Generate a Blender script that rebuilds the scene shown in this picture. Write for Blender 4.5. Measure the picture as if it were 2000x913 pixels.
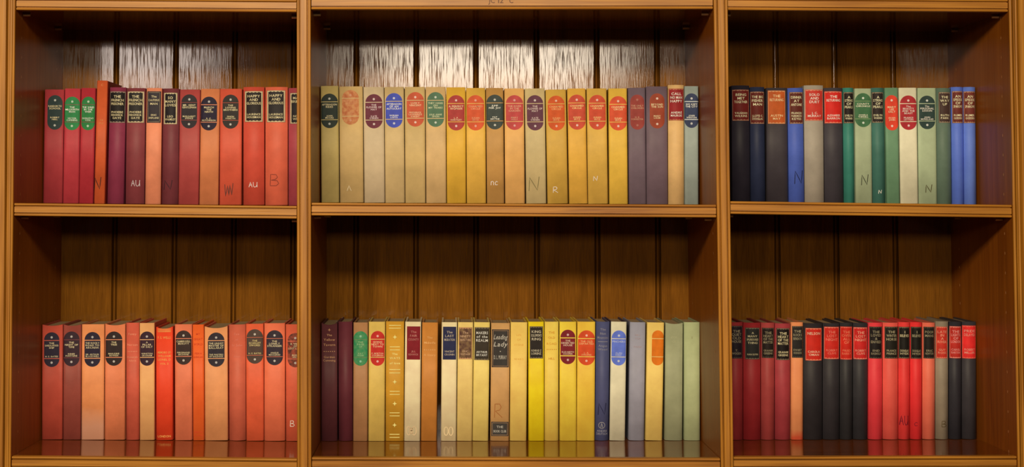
import bpy, math, random
from mathutils import Vector

random.seed(7)
SC = bpy.context.scene
for o in list(bpy.data.objects):
    bpy.data.objects.remove(o, do_unlink=True)
COL = SC.collection

# ------------------------------------------------------------------ camera
CAM_D, CAM_Z, F = 2.67, 1.55, 3440.0          # distance to the case front, height, focal length in pixels
PX, HOR = 880.0, 395.0                          # vanishing point of the depth lines in the photo
PITCH = math.radians(3.0)
PY = HOR - F * math.tan(PITCH)
cam = bpy.data.cameras.new('camera')
cam.sensor_width = 36.0
cam.lens = F / 2000.0 * 36.0
cam.shift_x = (1000.0 - PX) / 2000.0
cam.shift_y = -(456.5 - PY) / 2000.0
cam.clip_start = 0.05
camo = bpy.data.objects.new('camera', cam)
camo.location = (0, -CAM_D, CAM_Z)
camo.rotation_euler = (math.radians(90) + PITCH, 0, 0)
COL.objects.link(camo)
SC.camera = camo

# ------------------------------------------------------------------ world, lights, exposure
w = bpy.data.worlds.new('world')
SC.world = w
w.use_nodes = True
w.node_tree.nodes['Background'].inputs[0].default_value = (1.0, 0.84, 0.66, 1)
w.node_tree.nodes['Background'].inputs[1].default_value = 0.005


def area(name, loc, target, sx, sy, power, col, spread=180):
    l = bpy.data.lights.new(name, 'AREA')
    l.shape = 'RECTANGLE'
    l.size, l.size_y = sx, sy
    l.energy = power
    l.color = col
    l.spread = math.radians(spread)
    o = bpy.data.objects.new(name, l)
    o.location = loc
    d = Vector(target) - Vector(loc)
    o.rotation_euler = d.to_track_quat('-Z', 'Y').to_euler()
    COL.objects.link(o)
    return o


LZ = CAM_Z + 0.86
area('near_ceiling_lamp', (-0.34, -2.6, LZ), (-0.03, 0, 1.46), 1.5, 0.22, 41, (1.0, 0.82, 0.54), 130)
area('far_ceiling_lamp', (0.20, -7.0, CAM_Z + 0.80), (0, 0, 1.5), 1.36, 0.36, 74, (1.0, 0.83, 0.63))
area('far_side_lamp', (-1.83, -7.0, CAM_Z + 0.80), (0, 0, 1.5), 0.6, 0.36, 19, (1.0, 0.84, 0.74))

SC.view_settings.view_transform = 'Standard'
SC.view_settings.look = 'None'
SC.view_settings.gamma = 1.0
SC.view_settings.use_curve_mapping = False
SC.view_settings.exposure = 0.0

# ------------------------------------------------------------------ helpers


def unp(x, y, Y=0.0):
    """Point on the plane at depth Y behind the case front seen at pixel x, y."""
    a, b = (x - PX) / F, -(y - PY) / F
    dy = math.cos(PITCH) - b * math.sin(PITCH)
    dz = math.sin(PITCH) + b * math.cos(PITCH)
    t = (Y + CAM_D) / dy
    return a * t, CAM_Z + dz * t


LC = (1.0, 0.845, 0.585)       # tint of the lamp light, taken out of the colours read off the photo


def lin(c):
    r = []
    for v in c[:3]:
        v = v / 255.0
        r.append(v / 12.92 if v <= 0.04045 else ((v + 0.055) / 1.055) ** 2.4)
    return r


def mesh(name, verts, faces, mat, parent=None, smooth=False, loc=None):
    me = bpy.data.meshes.new(name)
    me.from_pydata(verts, [], faces)
    me.update()
    if smooth:
        me.polygons.foreach_set('use_smooth', [True] * len(me.polygons))
    if mat:
        me.materials.append(mat)
    o = bpy.data.objects.new(name, me)
    COL.objects.link(o)
    if parent:
        o.parent = parent
    if loc:
        o.location = loc
    return o


def empty(name, loc):
    o = bpy.data.objects.new(name, None)
    o.empty_display_size = 0.05
    o.location = loc
    COL.objects.link(o)
    return o


def tag(o, label=None, cat=None, group=None, kind=None):
    for k, v in (('label', label), ('category', cat), ('group', group), ('kind', kind)):
        if v:
            o[k] = v
    return o


def box_data(x0, x1, y0, y1, z0, z1):
    v = [(x, y, z) for z in (z0, z1) for y in (y0, y1) for x in (x0, x1)]
    f = [(0, 2, 3, 1), (4, 5, 7, 6), (0, 1, 5, 4), (2, 6, 7, 3), (0, 4, 6, 2), (1, 3, 7, 5)]
    return v, f


def prism(prof, a, b, place):
    """Closed profile swept from a to b. place(p, t) gives the point."""
    n = len(prof)
    v = [place(p, a) for p in prof] + [place(p, b) for p in prof]
    f = [(i, (i + 1) % n, n + (i + 1) % n, n + i) for i in range(n)]
    f.append(tuple(reversed(range(n))))
    f.append(tuple(range(n, 2 * n)))
    return v, f


def arc(cx, cy, r, a0, a1, n=6):
    return [(cx + r * math.cos(math.radians(a0 + (a1 - a0) * i / n)), cy + r * math.sin(math.radians(a0 + (a1 - a0) * i / n))) for i in range(n + 1)]


# ------------------------------------------------------------------ materials
MATS = {}


def new_mat(name):
    m = bpy.data.materials.new(name)
    m.use_nodes = True
    nt = m.node_tree
    return m, nt, nt.nodes['Principled BSDF']


def wood(name, dark, light, axis, rough, bump, fine=260.0, spec=0.5, pores=0.0, along=7.0):
    """Varnished oak: long streaks along an axis, fine pores, mild mottling."""
    m, nt, b = new_mat(name)
    N, L = nt.nodes, nt.links
    tc = N.new('ShaderNodeTexCoord')
    oi = N.new('ShaderNodeObjectInfo')
    mul = N.new('ShaderNodeVectorMath'); mul.operation = 'SCALE'
    cmb = N.new('ShaderNodeCombineXYZ')
    for i in range(3):
        L.new(oi.outputs['Random'], cmb.inputs[i])
    L.new(cmb.outputs[0], mul.inputs[0]); mul.inputs['Scale'].default_value = 7.3
    add = N.new('ShaderNodeVectorMath'); add.operation = 'ADD'
    L.new(tc.outputs['Object'], add.inputs[0]); L.new(mul.outputs[0], add.inputs[1])

    def noise(s_across, s_along, detail, rough_=0.6, dist=0.0):
        mp = N.new('ShaderNodeMapping')
        sc = [s_across] * 3
        sc['xyz'.index(axis)] = s_along
        mp.inputs['Scale'].default_value = sc
        L.new(add.outputs[0], mp.inputs['Vector'])
        n = N.new('ShaderNodeTexNoise')
        n.inputs['Scale'].default_value = 1.0
        n.inputs['Detail'].default_value = detail
        n.inputs['Roughness'].default_value = rough_
        n.inputs['Distortion'].default_value = dist
        L.new(mp.outputs[0], n.inputs['Vector'])
        return n
    n1 = noise(38, 3.2, 4, 0.55, 0.8)
    n2 = noise(fine, along, 3, 0.6)
    n3 = noise(7, 5, 2)
    r1 = N.new('ShaderNodeValToRGB')
    r1.color_ramp.elements[0].position = 0.3
    r1.color_ramp.elements[1].position = 0.72
    r1.color_ramp.elements[0].color = (*lin(dark), 1)
    r1.color_ramp.elements[1].color = (*lin(light), 1)
    mx = N.new('ShaderNodeMath'); mx.operation = 'MULTIPLY_ADD'
    L.new(n2.outputs['Fac'], mx.inputs[0]); mx.inputs[1].default_value = 0.45
    mx2 = N.new('ShaderNodeMath'); mx2.operation = 'MULTIPLY_ADD'
    L.new(n1.outputs['Fac'], mx2.inputs[0]); mx2.inputs[1].default_value = 0.4
    mx3 = N.new('ShaderNodeMath'); mx3.operation = 'MULTIPLY'
    L.new(n3.outputs['Fac'], mx3.inputs[0]); mx3.inputs[1].default_value = 0.2
    L.new(mx3.outputs[0], mx2.inputs[2]); L.new(mx2.outputs[0], mx.inputs[2])
    L.new(mx.outputs[0], r1.inputs[0])
    L.new(r1.outputs[0], b.inputs['Base Color'])
    b.inputs['Roughness'].default_value = rough
    b.inputs['Specular IOR Level'].default_value = spec
    if pores:
        # open grain: matt dark pores that break up the varnish
        pr = N.new('ShaderNodeMapRange')
        pr.inputs['From Min'].default_value = 0.50; pr.inputs['From Max'].default_value = 0.60
        pr.inputs['To Min'].default_value = spec; pr.inputs['To Max'].default_value = spec * (1 - pores)
        L.new(n2.outputs['Fac'], pr.inputs['Value'])
        L.new(pr.outputs[0], b.inputs['Specular IOR Level'])
    bp = N.new('ShaderNodeBump')
    bp.inputs['Strength'].default_value = bump
    bp.inputs['Distance'].default_value = 0.0012
    hm = N.new('ShaderNodeMath'); hm.operation = 'MULTIPLY_ADD'
    L.new(n1.outputs['Fac'], hm.inputs[0]); hm.inputs[1].default_value = 0.7
    L.new(n2.outputs['Fac'], hm.inputs[2])
    L.new(hm.outputs[0], bp.inputs['Height'])
    L.new(bp.outputs[0], b.inputs['Normal'])
    return m


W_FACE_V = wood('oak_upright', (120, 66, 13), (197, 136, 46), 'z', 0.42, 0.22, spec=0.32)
W_FACE_H = wood('oak_shelf_edge', (120, 66, 13), (197, 136, 46), 'x', 0.42, 0.22, spec=0.32)
W_BOARD = wood('oak_shelf_board', (86, 40, 10), (128, 68, 18), 'x', 0.11, 0.03, spec=0.75)
W_SIDE = wood('oak_side_shaded', (110, 54, 12), (160, 92, 26), 'z', 0.34, 0.05, spec=0.10)  # inner faces: shade of the bays worked into a darker oak colour
W_BACK = wood('oak_back_shaded', (78, 46, 12), (136, 88, 28), 'z', 0.085, 0.032, spec=0.30, pores=0.92, fine=620.0, along=26.0)  # same oak, colour darkened for the shade at the back


def cloth(rgb, gain=1.0, stain=None):
    key = ('cloth', rgb, round(gain, 2), stain)
    if key in MATS:
        return MATS[key]
    m, nt, b = new_mat('book_cloth')
    N, L = nt.nodes, nt.links
    c = [v / gain / q for v, q in zip(lin(rgb), LC)]
    k = min(1.0, 0.92 / max(c))
    c = [v * k for v in c]
    tc = N.new('ShaderNodeTexCoord')
    oi = N.new('ShaderNodeObjectInfo')
    add = N.new('ShaderNodeVectorMath'); add.operation = 'ADD'
    L.new(tc.outputs['Object'], add.inputs[0]); L.new(oi.outputs['Location'], add.inputs[1])
    n = N.new('ShaderNodeTexNoise')
    n.inputs['Scale'].default_value = 26
    n.inputs['Detail'].default_value = 5
    n.inputs['Roughness'].default_value = 0.62
    L.new(add.outputs[0], n.inputs['Vector'])
    r = N.new('ShaderNodeValToRGB')
    r.color_ramp.elements[0].position = 0.32
    r.color_ramp.elements[1].position = 0.70
    r.color_ramp.elements[0].color = (*[v * 0.87 for v in c], 1)
    r.color_ramp.elements[1].color = (*[min(0.9, v * 1.10 + 0.003) for v in c], 1)
    L.new(n.outputs['Fac'], r.inputs[0])
    out = r.outputs[0]
    if stain:
        srgb, z0, z1 = stain
        sp = N.new('ShaderNodeSeparateXYZ'); L.new(tc.outputs['Object'], sp.inputs[0])
        ns = N.new('ShaderNodeTexNoise'); ns.inputs['Scale'].default_value = 60
        L.new(add.outputs[0], ns.inputs['Vector'])
        zz = N.new('ShaderNodeMath'); zz.operation = 'MULTIPLY_ADD'
        L.new(ns.outputs['Fac'], zz.inputs[0]); zz.inputs[1].default_value = 0.016; L.new(sp.outputs['Z'], zz.inputs[2])
        mr = N.new('ShaderNodeMapRange')
        mr.inputs['From Min'].default_value = z0; mr.inputs['From Max'].default_value = z1
        mr.inputs['To Min'].default_value = 0.85; mr.inputs['To Max'].default_value = 0.0
        L.new(zz.outputs[0], mr.inputs['Value'])
        mix = N.new('ShaderNodeMix'); mix.data_type = 'RGBA'
        L.new(mr.outputs[0], mix.inputs['Factor']); L.new(out, mix.inputs['A'])
        mix.inputs['B'].default_value = (*[min(0.86, v / gain / q) for v, q in zip(lin(srgb), LC)], 1)
        out = mix.outputs['Result']
    L.new(out, b.inputs['Base Color'])
    b.inputs['Roughness'].default_value = 0.55
    b.inputs['Specular IOR Level'].default_value = 0.26
    wv = N.new('ShaderNodeTexNoise')
    wv.inputs['Scale'].default_value = 900
    wv.inputs['Detail'].default_value = 1
    L.new(tc.outputs['Object'], wv.inputs['Vector'])
    bp = N.new('ShaderNodeBump')
    bp.inputs['Strength'].default_value = 0.18
    bp.inputs['Distance'].default_value = 0.0004
    L.new(wv.outputs['Fac'], bp.inputs['Height'])
    L.new(bp.outputs[0], b.inputs['Normal'])
    MATS[key] = m
    return m


def ink(rgb, gain=1.0, rough=0.5, metal=0.0, name='print', worn=0.0, under=None):
    key = (name, rgb, round(gain, 2), rough, metal, worn)
    if key in MATS:
        return MATS[key]
    m, nt, b = new_mat(name)
    N, L = nt.nodes, nt.links
    c = [min(0.9, v / gain / q) for v, q in zip(lin(rgb), LC)]
    tc = N.new('ShaderNodeTexCoord')
    n = N.new('ShaderNodeTexNoise')
    n.inputs['Scale'].default_value = 160 if worn else 70
    n.inputs['Detail'].default_value = 4
    L.new(tc.outputs['Object'], n.inputs['Vector'])
    r = N.new('ShaderNodeValToRGB')
    r.color_ramp.elements[0].position = 0.36
    r.color_ramp.elements[1].position = 0.68
    r.color_ramp.elements[0].color = (*[v * 0.80 for v in c], 1)
    if worn:
        u = [min(0.9, v / gain / q) for v, q in zip(lin(under), LC)]
        r.color_ramp.elements[1].color = (*[a * (1 - worn) + q * worn for a, q in zip(c, u)], 1)
    else:
        r.color_ramp.elements[1].color = (*[min(0.92, v * 1.03) for v in c], 1)
    L.new(n.outputs['Fac'], r.inputs[0])
    L.new(r.outputs[0], b.inputs['Base Color'])
    b.inputs['Roughness'].default_value = rough
    b.inputs['Metallic'].default_value = metal
    b.inputs['Specular IOR Level'].default_value = 0.12
    MATS[key] = m
    return m


def pages_mat():
    if 'pages' in MATS:
        return MATS['pages']
    m, nt, b = new_mat('page_edges')
    N, L = nt.nodes, nt.links
    tc = N.new('ShaderNodeTexCoord')
    mp = N.new('ShaderNodeMapping'); mp.inputs['Scale'].default_value = (2600, 12, 12)
    L.new(tc.outputs['Object'], mp.inputs[0])
    n = N.new('ShaderNodeTexNoise'); n.inputs['Scale'].default_value = 1.0
    L.new(mp.outputs[0], n.inputs['Vector'])
    r = N.new('ShaderNodeValToRGB')
    r.color_ramp.elements[0].color = (*lin((120, 98, 70)), 1)
    r.color_ramp.elements[1].color = (*lin((190, 164, 124)), 1)
    L.new(n.outputs['Fac'], r.inputs[0]); L.new(r.outputs[0], b.inputs['Base Color'])
    b.inputs['Roughness'].default_value = 0.85
    MATS['pages'] = m
    return m


def plain(name, rgb, rough=0.6, metal=0.0):
    m, nt, b = new_mat(name)
    N, L = nt.nodes, nt.links
    n = N.new('ShaderNodeTexNoise'); n.inputs['Scale'].default_value = 18; n.inputs['Detail'].default_value = 4
    r = N.new('ShaderNodeValToRGB')
    c = lin(rgb)
    r.color_ramp.elements[0].color = (*[v * 0.85 for v in c], 1)
    r.color_ramp.elements[1].color = (*[min(1, v * 1.12) for v in c], 1)
    L.new(n.outputs['Fac'], r.inputs[0]); L.new(r.outputs[0], b.inputs['Base Color'])
    b.inputs['Roughness'].default_value = rough
    b.inputs['Metallic'].default_value = metal
    return m


# ------------------------------------------------------------------ the room behind
DEP = 0.335            # inner depth of the bookcase
TOPZ = 2.2
tag(mesh('floor', *box_data(-4, 4, -9, 0.5, -0.05, 0.0), plain('floor_carpet', (92, 62, 44), 0.9)), kind='structure')
tag(mesh('wall_back', *box_data(-4, 4, DEP + 0.03, DEP + 0.13, 0.0, 2.75), plain('wall_plaster', (190, 170, 140), 0.9)), kind='structure')

# ------------------------------------------------------------------ the bookcase
case = empty('bookcase', (0, 0, 0))
tag(case, 'varnished oak bookcase with beaded uprights, plank back and three bays of shelves', 'bookcase')


def line_x(xt, xb):
    """World X as a function of height for a front edge seen at pixel xt (top of frame) and xb (bottom)."""
    X0, Z0 = unp(xt, 0)
    X1, Z1 = unp(xb, 913)
    return lambda z: X0 + (X1 - X0) * (z - Z0) / (Z1 - Z0)


UP = {}


def upright(key, l, r, beads=(True, True)):
    """An upright board with a moulded front. l, r: pixel pairs (top, bottom) of its front edges."""
    fl, fr = line_x(*l), line_x(*r)
    UP[key] = (fl, fr)
    wd = fr(CAM_Z) - fl(CAM_Z)
    br, gv = 0.0021, 0.0011
    pr = [(0.0, DEP)]
    if beads[0]:
        pr += [(0.0, 0.004)] + arc(br, 0.0022, br, 180, 360, 7) + [(2 * br + 0.0002, 0.0052), (2 * br + gv, 0.0052), (2 * br + gv + 0.0006, 0.0006)]
    else:
        pr += [(0.0, 0.0)]
    a = 2 * br + gv + 0.0012
    if beads[1]:
        pr += [(a if beads[0] else 0.002, 0.0), (wd - a, 0.0), (wd - 2 * br - gv - 0.0006, 0.0006), (wd - 2 * br - gv, 0.0052), (wd - 2 * br - 0.0002, 0.0052)]
        pr += arc(wd - br, 0.0022, br, 180, 360, 7) + [(wd, 0.004)]
    else:
        pr += [(a, 0.0), (wd, 0.0)]
    pr.append((wd, DEP))

    def place(p, z):
        t = p[0] / wd
        return (fl(z) * (1 - t) + fr(z) * t, p[1], z)
    v, f = prism(pr, 0.0, TOPZ, place)
    o = mesh('upright', v, f, W_FACE_V, case)
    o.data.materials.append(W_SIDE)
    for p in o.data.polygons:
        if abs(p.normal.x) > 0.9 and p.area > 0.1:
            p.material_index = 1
    return o


upright('L', (15, 8), (29.5, 20.4), (True, True))
upright('A', (579.3, 580.2), (606.8, 608))
upright('B', (1394, 1408.5), (1421.5, 1433))
upright('R', (1971, 1988.7), (1987, 2003))
# neighbouring end pieces of the carcase
for l, r in (((-40, -46), (14, 7)), ((1988.2, 2004.2), (2044, 2059))):
    fl, fr = line_x(*l), line_x(*r)
    v, f = prism([(0, 0.006), (0.03, 0.0), (0.97, 0.0), (1, 0.006), (1, DEP), (0, DEP)], 0, TOPZ,
                 lambda p, z: (fl(z) * (1 - p[0]) + fr(z) * p[0], p[1] - 0.002, z))
    mesh('end_stile', v, f, W_FACE_V, case)

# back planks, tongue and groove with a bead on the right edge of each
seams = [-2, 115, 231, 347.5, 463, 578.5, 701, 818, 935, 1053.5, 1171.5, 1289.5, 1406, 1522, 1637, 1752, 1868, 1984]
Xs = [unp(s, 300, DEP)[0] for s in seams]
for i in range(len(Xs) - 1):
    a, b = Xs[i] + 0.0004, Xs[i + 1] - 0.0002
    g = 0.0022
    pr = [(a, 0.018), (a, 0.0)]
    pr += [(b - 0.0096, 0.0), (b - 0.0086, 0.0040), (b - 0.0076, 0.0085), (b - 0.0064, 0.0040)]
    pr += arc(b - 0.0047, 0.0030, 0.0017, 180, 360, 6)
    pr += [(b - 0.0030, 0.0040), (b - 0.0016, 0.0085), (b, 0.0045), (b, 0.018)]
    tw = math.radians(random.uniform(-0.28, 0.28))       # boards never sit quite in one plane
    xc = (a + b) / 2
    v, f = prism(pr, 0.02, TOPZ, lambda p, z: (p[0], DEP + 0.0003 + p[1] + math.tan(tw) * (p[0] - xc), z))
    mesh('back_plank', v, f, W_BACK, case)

# shelves: front edge end points in pixels
YF = 0.0045
TH = 0.0194
SHELF = {}
SHELF_OBJ = {}


def shelf(row, bay, ul, ur, yl, yr, top):
    """top: yl, yr give the upper front edge, else the lower one."""
    zl, zr = unp(0.5 * (ul + ur) - 270, yl, YF)[1], unp(0.5 * (ul + ur) + 270, yr, YF)[1]
    if not top:
        zl, zr = zl + TH, zr + TH
    xa = UP[bay[0]][1]
    xb = UP[bay[1]][0]
    zm = 0.5 * (zl + zr)
    X0, X1 = xa(zm) + 0.0008, xb(zm) - 0.0008
    fz = lambda x: zl + (zr - zl) * (x - X0) / (X1 - X0)
    SHELF[(row, bay)] = (fz, X0, X1)
    r = 0.0019
    # edge strip with a bead along the top and the bottom (profile in depth, height below the top)
    pr = [(0.014, 0.0), (0.0022, 0.0)] + [(0.0022 - r * math.sin(math.radians(t)), -r + r * math.cos(math.radians(t))) for t in (25, 50, 75, 90, 120, 150, 180)]
    pr += [(0.0048, -2 * r - 0.0002), (0.0048, -2 * r - 0.0012), (0.0006, -2 * r - 0.0016)]
    pr += [(0.0006, -TH + 2 * r + 0.0016), (0.0048, -TH + 2 * r + 0.0012), (0.0048, -TH + 2 * r + 0.0002)]
    pr += [(0.0022 - r * math.sin(math.radians(t)), -TH + r + r * math.cos(math.radians(t))) for t in (0, 30, 60, 90, 120, 150)]
    pr += [(0.0022, -TH), (0.014, -TH)]
    root = mesh('shelf', *prism([(0.0135, -0.0002), (0.0135, -TH + 0.0002), (DEP - 0.001, -TH + 0.0002), (DEP - 0.001, -0.0002)], X0, X1,
                                lambda p, x: (x, YF + p[0] if p[0] < 0.1 else p[0], fz(x) + p[1])), W_BOARD, case)
    mesh('edge_strip', *prism(pr, X0, X1, lambda p, x: (x, YF + p[0], fz(x) + p[1])), W_FACE_H, root)
    SHELF_OBJ[(row, bay)] = root
    # the little metal pins it rests on
    for x, s in ((X0, 1), (X1, -1)):
        for y in (0.05, 0.27):
            v, f = prism(arc(0, 0, 0.0026, 0, 315, 7), 0.0, 0.011, lambda p, t: (x + s * t, y + p[0], fz(x) - TH - 0.0027 + p[1]))
            mesh('shelf_pin', v, f, BRASS, root)


BRASS = plain('dull_brass', (200, 176, 130), 0.35, 0.9)
shelf('top', 'LA', 30, 578, 19.3, 23.4, False)
shelf('top', 'AB', 608, 1395, 18.3, 17.2, False)
shelf('top', 'BR', 1423, 1971, 19.3, 23.0, False)
shelf('mid', 'LA', 24, 580, 397.0, 402.7, True)
shelf('mid', 'AB', 608, 1402, 396.3, 400.2, True)
shelf('mid', 'BR', 1430, 1982, 393.3, 400.5, True)
shelf('low', 'LA', 21, 580, 892.3, 897.2, True)
shelf('low', 'AB', 608, 1407, 894.2, 896.4, True)
shelf('low', 'BR', 1433, 1987, 893.4, 892.0, True)

# drilled holes for the shelf pins, their glints put into the light disc colour
HOLE_GLINT = plain('drilled_hole_glint', (186, 128, 80), 0.5)
for key, side, s in (('L', 1, 1), ('A', 0, -1), ('A', 1, 1), ('B', 0, -1), ('B', 1, 1), ('R', 0, -1)):
    V, Fc = [], []
    for y in (0.043, 0.287):
        for k in range(-22, 12):
            z = CAM_Z + 0.012 + 0.0302 * k
            X = UP[key][side](z) + s * 0.00025
            n0 = len(V)
            V += [(X, y + 0.0021 * math.cos(t * math.pi / 4), z + 0.0024 * math.sin(t * math.pi / 4)) for t in range(8)]
            Fc.append(tuple(range(n0, n0 + 8)) if s < 0 else tuple(reversed(range(n0, n0 + 8))))
    tag(mesh('peg_hole_row', V, Fc, HOLE_GLINT, case), kind='stuff')

# ------------------------------------------------------------------ lettering from glyph outlines
GLY = {}


def load_glyphs(chars):
    objs = []
    for ch in chars:
        cu = bpy.data.curves.new('glyph', 'FONT')
        cu.body = ch
        cu.resolution_u = 2
        cu.offset = 0.012
        o = bpy.data.objects.new('glyph', cu)
        COL.objects.link(o)
        objs.append((ch, o, cu))
    bpy.context.view_layer.update()
    dg = bpy.context.evaluated_depsgraph_get()
    for ch, o, cu in objs:
        me = bpy.data.meshes.new_from_object(o.evaluated_get(dg))
        vs = [(v.co.x, v.co.y) for v in me.vertices]
        fs = [tuple(p.vertices) for p in me.polygons]
        x0 = min((v[0] for v in vs), default=0)
        x1 = max((v[0] for v in vs), default=0.25)
        GLY[ch] = ([(x - x0, y) for x, y in vs], fs, x1 - x0)
        bpy.data.meshes.remove(me)
        bpy.data.objects.remove(o)
        bpy.data.curves.remove(cu)
    GLY['cap'] = max(y for x, y in GLY['H'][0])


def text_data(s, cx, cz, cap, maxw, surf, italic=0.0, track=0.09):
    """Vertices and faces of one centred line; surf(x) gives the depth of the spine there."""
    k = cap / GLY['cap']
    wid = sum((GLY[c][2] if c != ' ' else 0.26) + track for c in s) - track
    kx = min(k * 1.12, maxw / wid)
    x = cx - wid * kx / 2
    V, Fc = [], []
    for c in s:
        if c == ' ':
            x += (0.26 + track) * kx
            continue
        vs, fs, gw = GLY[c]
        n0 = len(V)
        for gx, gy in vs:
            px_ = x + gx * kx + italic * gy * k
            V.append((px_, surf(px_), cz + (gy * k - cap / 2)))
        Fc += [tuple(n0 + i for i in f) for f in fs]
        x += (gw + track) * kx
    return V, Fc


STROKE = {
    'N': [[(0, 0), (0.08, 1), (0.82, 0.05), (1, 1.05)]],
    'A': [[(0, 0), (0.42, 1), (0.9, 0)], [(0.18, 0.4), (0.75, 0.42)]],
    'U': [[(0, 1), (0.02, 0.3), (0.3, 0), (0.7, 0.08), (0.95, 0.4), (1, 1)], [(1, 0.5), (1.02, 0)]],
    'B': [[(0, 0), (0.05, 1), (0.7, 0.98), (0.85, 0.75), (0.6, 0.55), (0.12, 0.5), (0.8, 0.45), (1, 0.2), (0.7, 0), (0, 0)]],
    'R': [[(0, 0), (0.05, 1), (0.65, 1), (0.85, 0.78), (0.65, 0.55), (0.1, 0.48), (1, 0)]],
    'C': [[(0.95, 0.85), (0.55, 1), (0.1, 0.75), (0, 0.35), (0.35, 0), (0.95, 0.12)]],
    'n': [[(0, 0), (0.05, 0.75)], [(0.04, 0.5), (0.4, 0.78), (0.75, 0.65), (0.8, 0)]],
    'c': [[(0.85, 0.6), (0.45, 0.75), (0.05, 0.45), (0.2, 0.05), (0.85, 0.1)]],
    '^': [[(0, 0), (0.45, 1), (1, 0)]],
    'W': [[(0, 1), (0.1, 0), (0.35, 0.9), (0.5, 0.05), (0.62, 0.95), (0.85, 0.1), (1, 1.1)]],
    'o': [[(0.5 + 0.5 * math.cos(t * math.pi / 8), 0.5 + 0.5 * math.sin(t * math.pi / 8)) for t in range(17)]],
}


def stroke_data(s, cx, cz, h, wd, lw, surf):
    V, Fc = [], []
    n = len(s)
    for i, c in enumerate(s):
        for pl in STROKE[c]:
            cw = wd / (n + 0.2 * (n - 1))
            x0 = cx - wd / 2 + i * cw * 1.2
            P = []
            for (a, b), (c2, d) in zip(pl[:-1], pl[1:]):
                for k in range(3):
                    P.append((a + (c2 - a) * k / 3, b + (d - b) * k / 3))
            P.append(pl[-1])
            P = [(x0 + a * cw, cz - h / 2 + b * h) for a, b in P]
            n0 = len(V)
            for j, p in enumerate(P):
                q0, q1 = P[max(0, j - 1)], P[min(len(P) - 1, j + 1)]
                dx, dz = q1[0] - q0[0], q1[1] - q0[1]
                m = math.hypot(dx, dz) or 1
                ox, oz = -dz / m * lw / 2, dx / m * lw / 2
                for sg in (1, -1):
                    V.append((p[0] + sg * ox, surf(p[0] + sg * ox), p[1] + sg * oz))
            Fc += [(n0 + 2 * j, n0 + 2 * j + 1, n0 + 2 * j + 3, n0 + 2 * j + 2) for j in range(len(P) - 1)]
    return V, Fc


def strip(x0, x1, zlo, zhi, surf, n=14):
    """A patch laid on the spine between two height functions."""
    V, Fc = [], []
    for i in range(n + 1):
        t = 0.5 - 0.5 * math.cos(math.pi * i / n)
        x = x0 + (x1 - x0) * t
        V += [(x, surf(x), zlo(x)), (x, surf(x), zhi(x))]
    Fc = [(2 * i, 2 * i + 2, 2 * i + 3, 2 * i + 1) for i in range(n)]
    return V, Fc


def join(parts):
    V, Fc = [], []
    for v, f in parts:
        n0 = len(V)
        V += v
        Fc += [tuple(i + n0 for i in q) for q in f]
    return V, Fc


GOLD, PALE, FAINT = (232, 208, 146), (238, 226, 196), None
PXM = 1.0 / (F / (CAM_D + 0.195))       # metres per pixel at the spines


# ------------------------------------------------------------------ books


def lerp(a, b, t):
    return a + (b - a) * t


def mixc(a, b, t):
    return tuple(int(round(lerp(x, y, t))) for x, y in zip(a, b))


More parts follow.
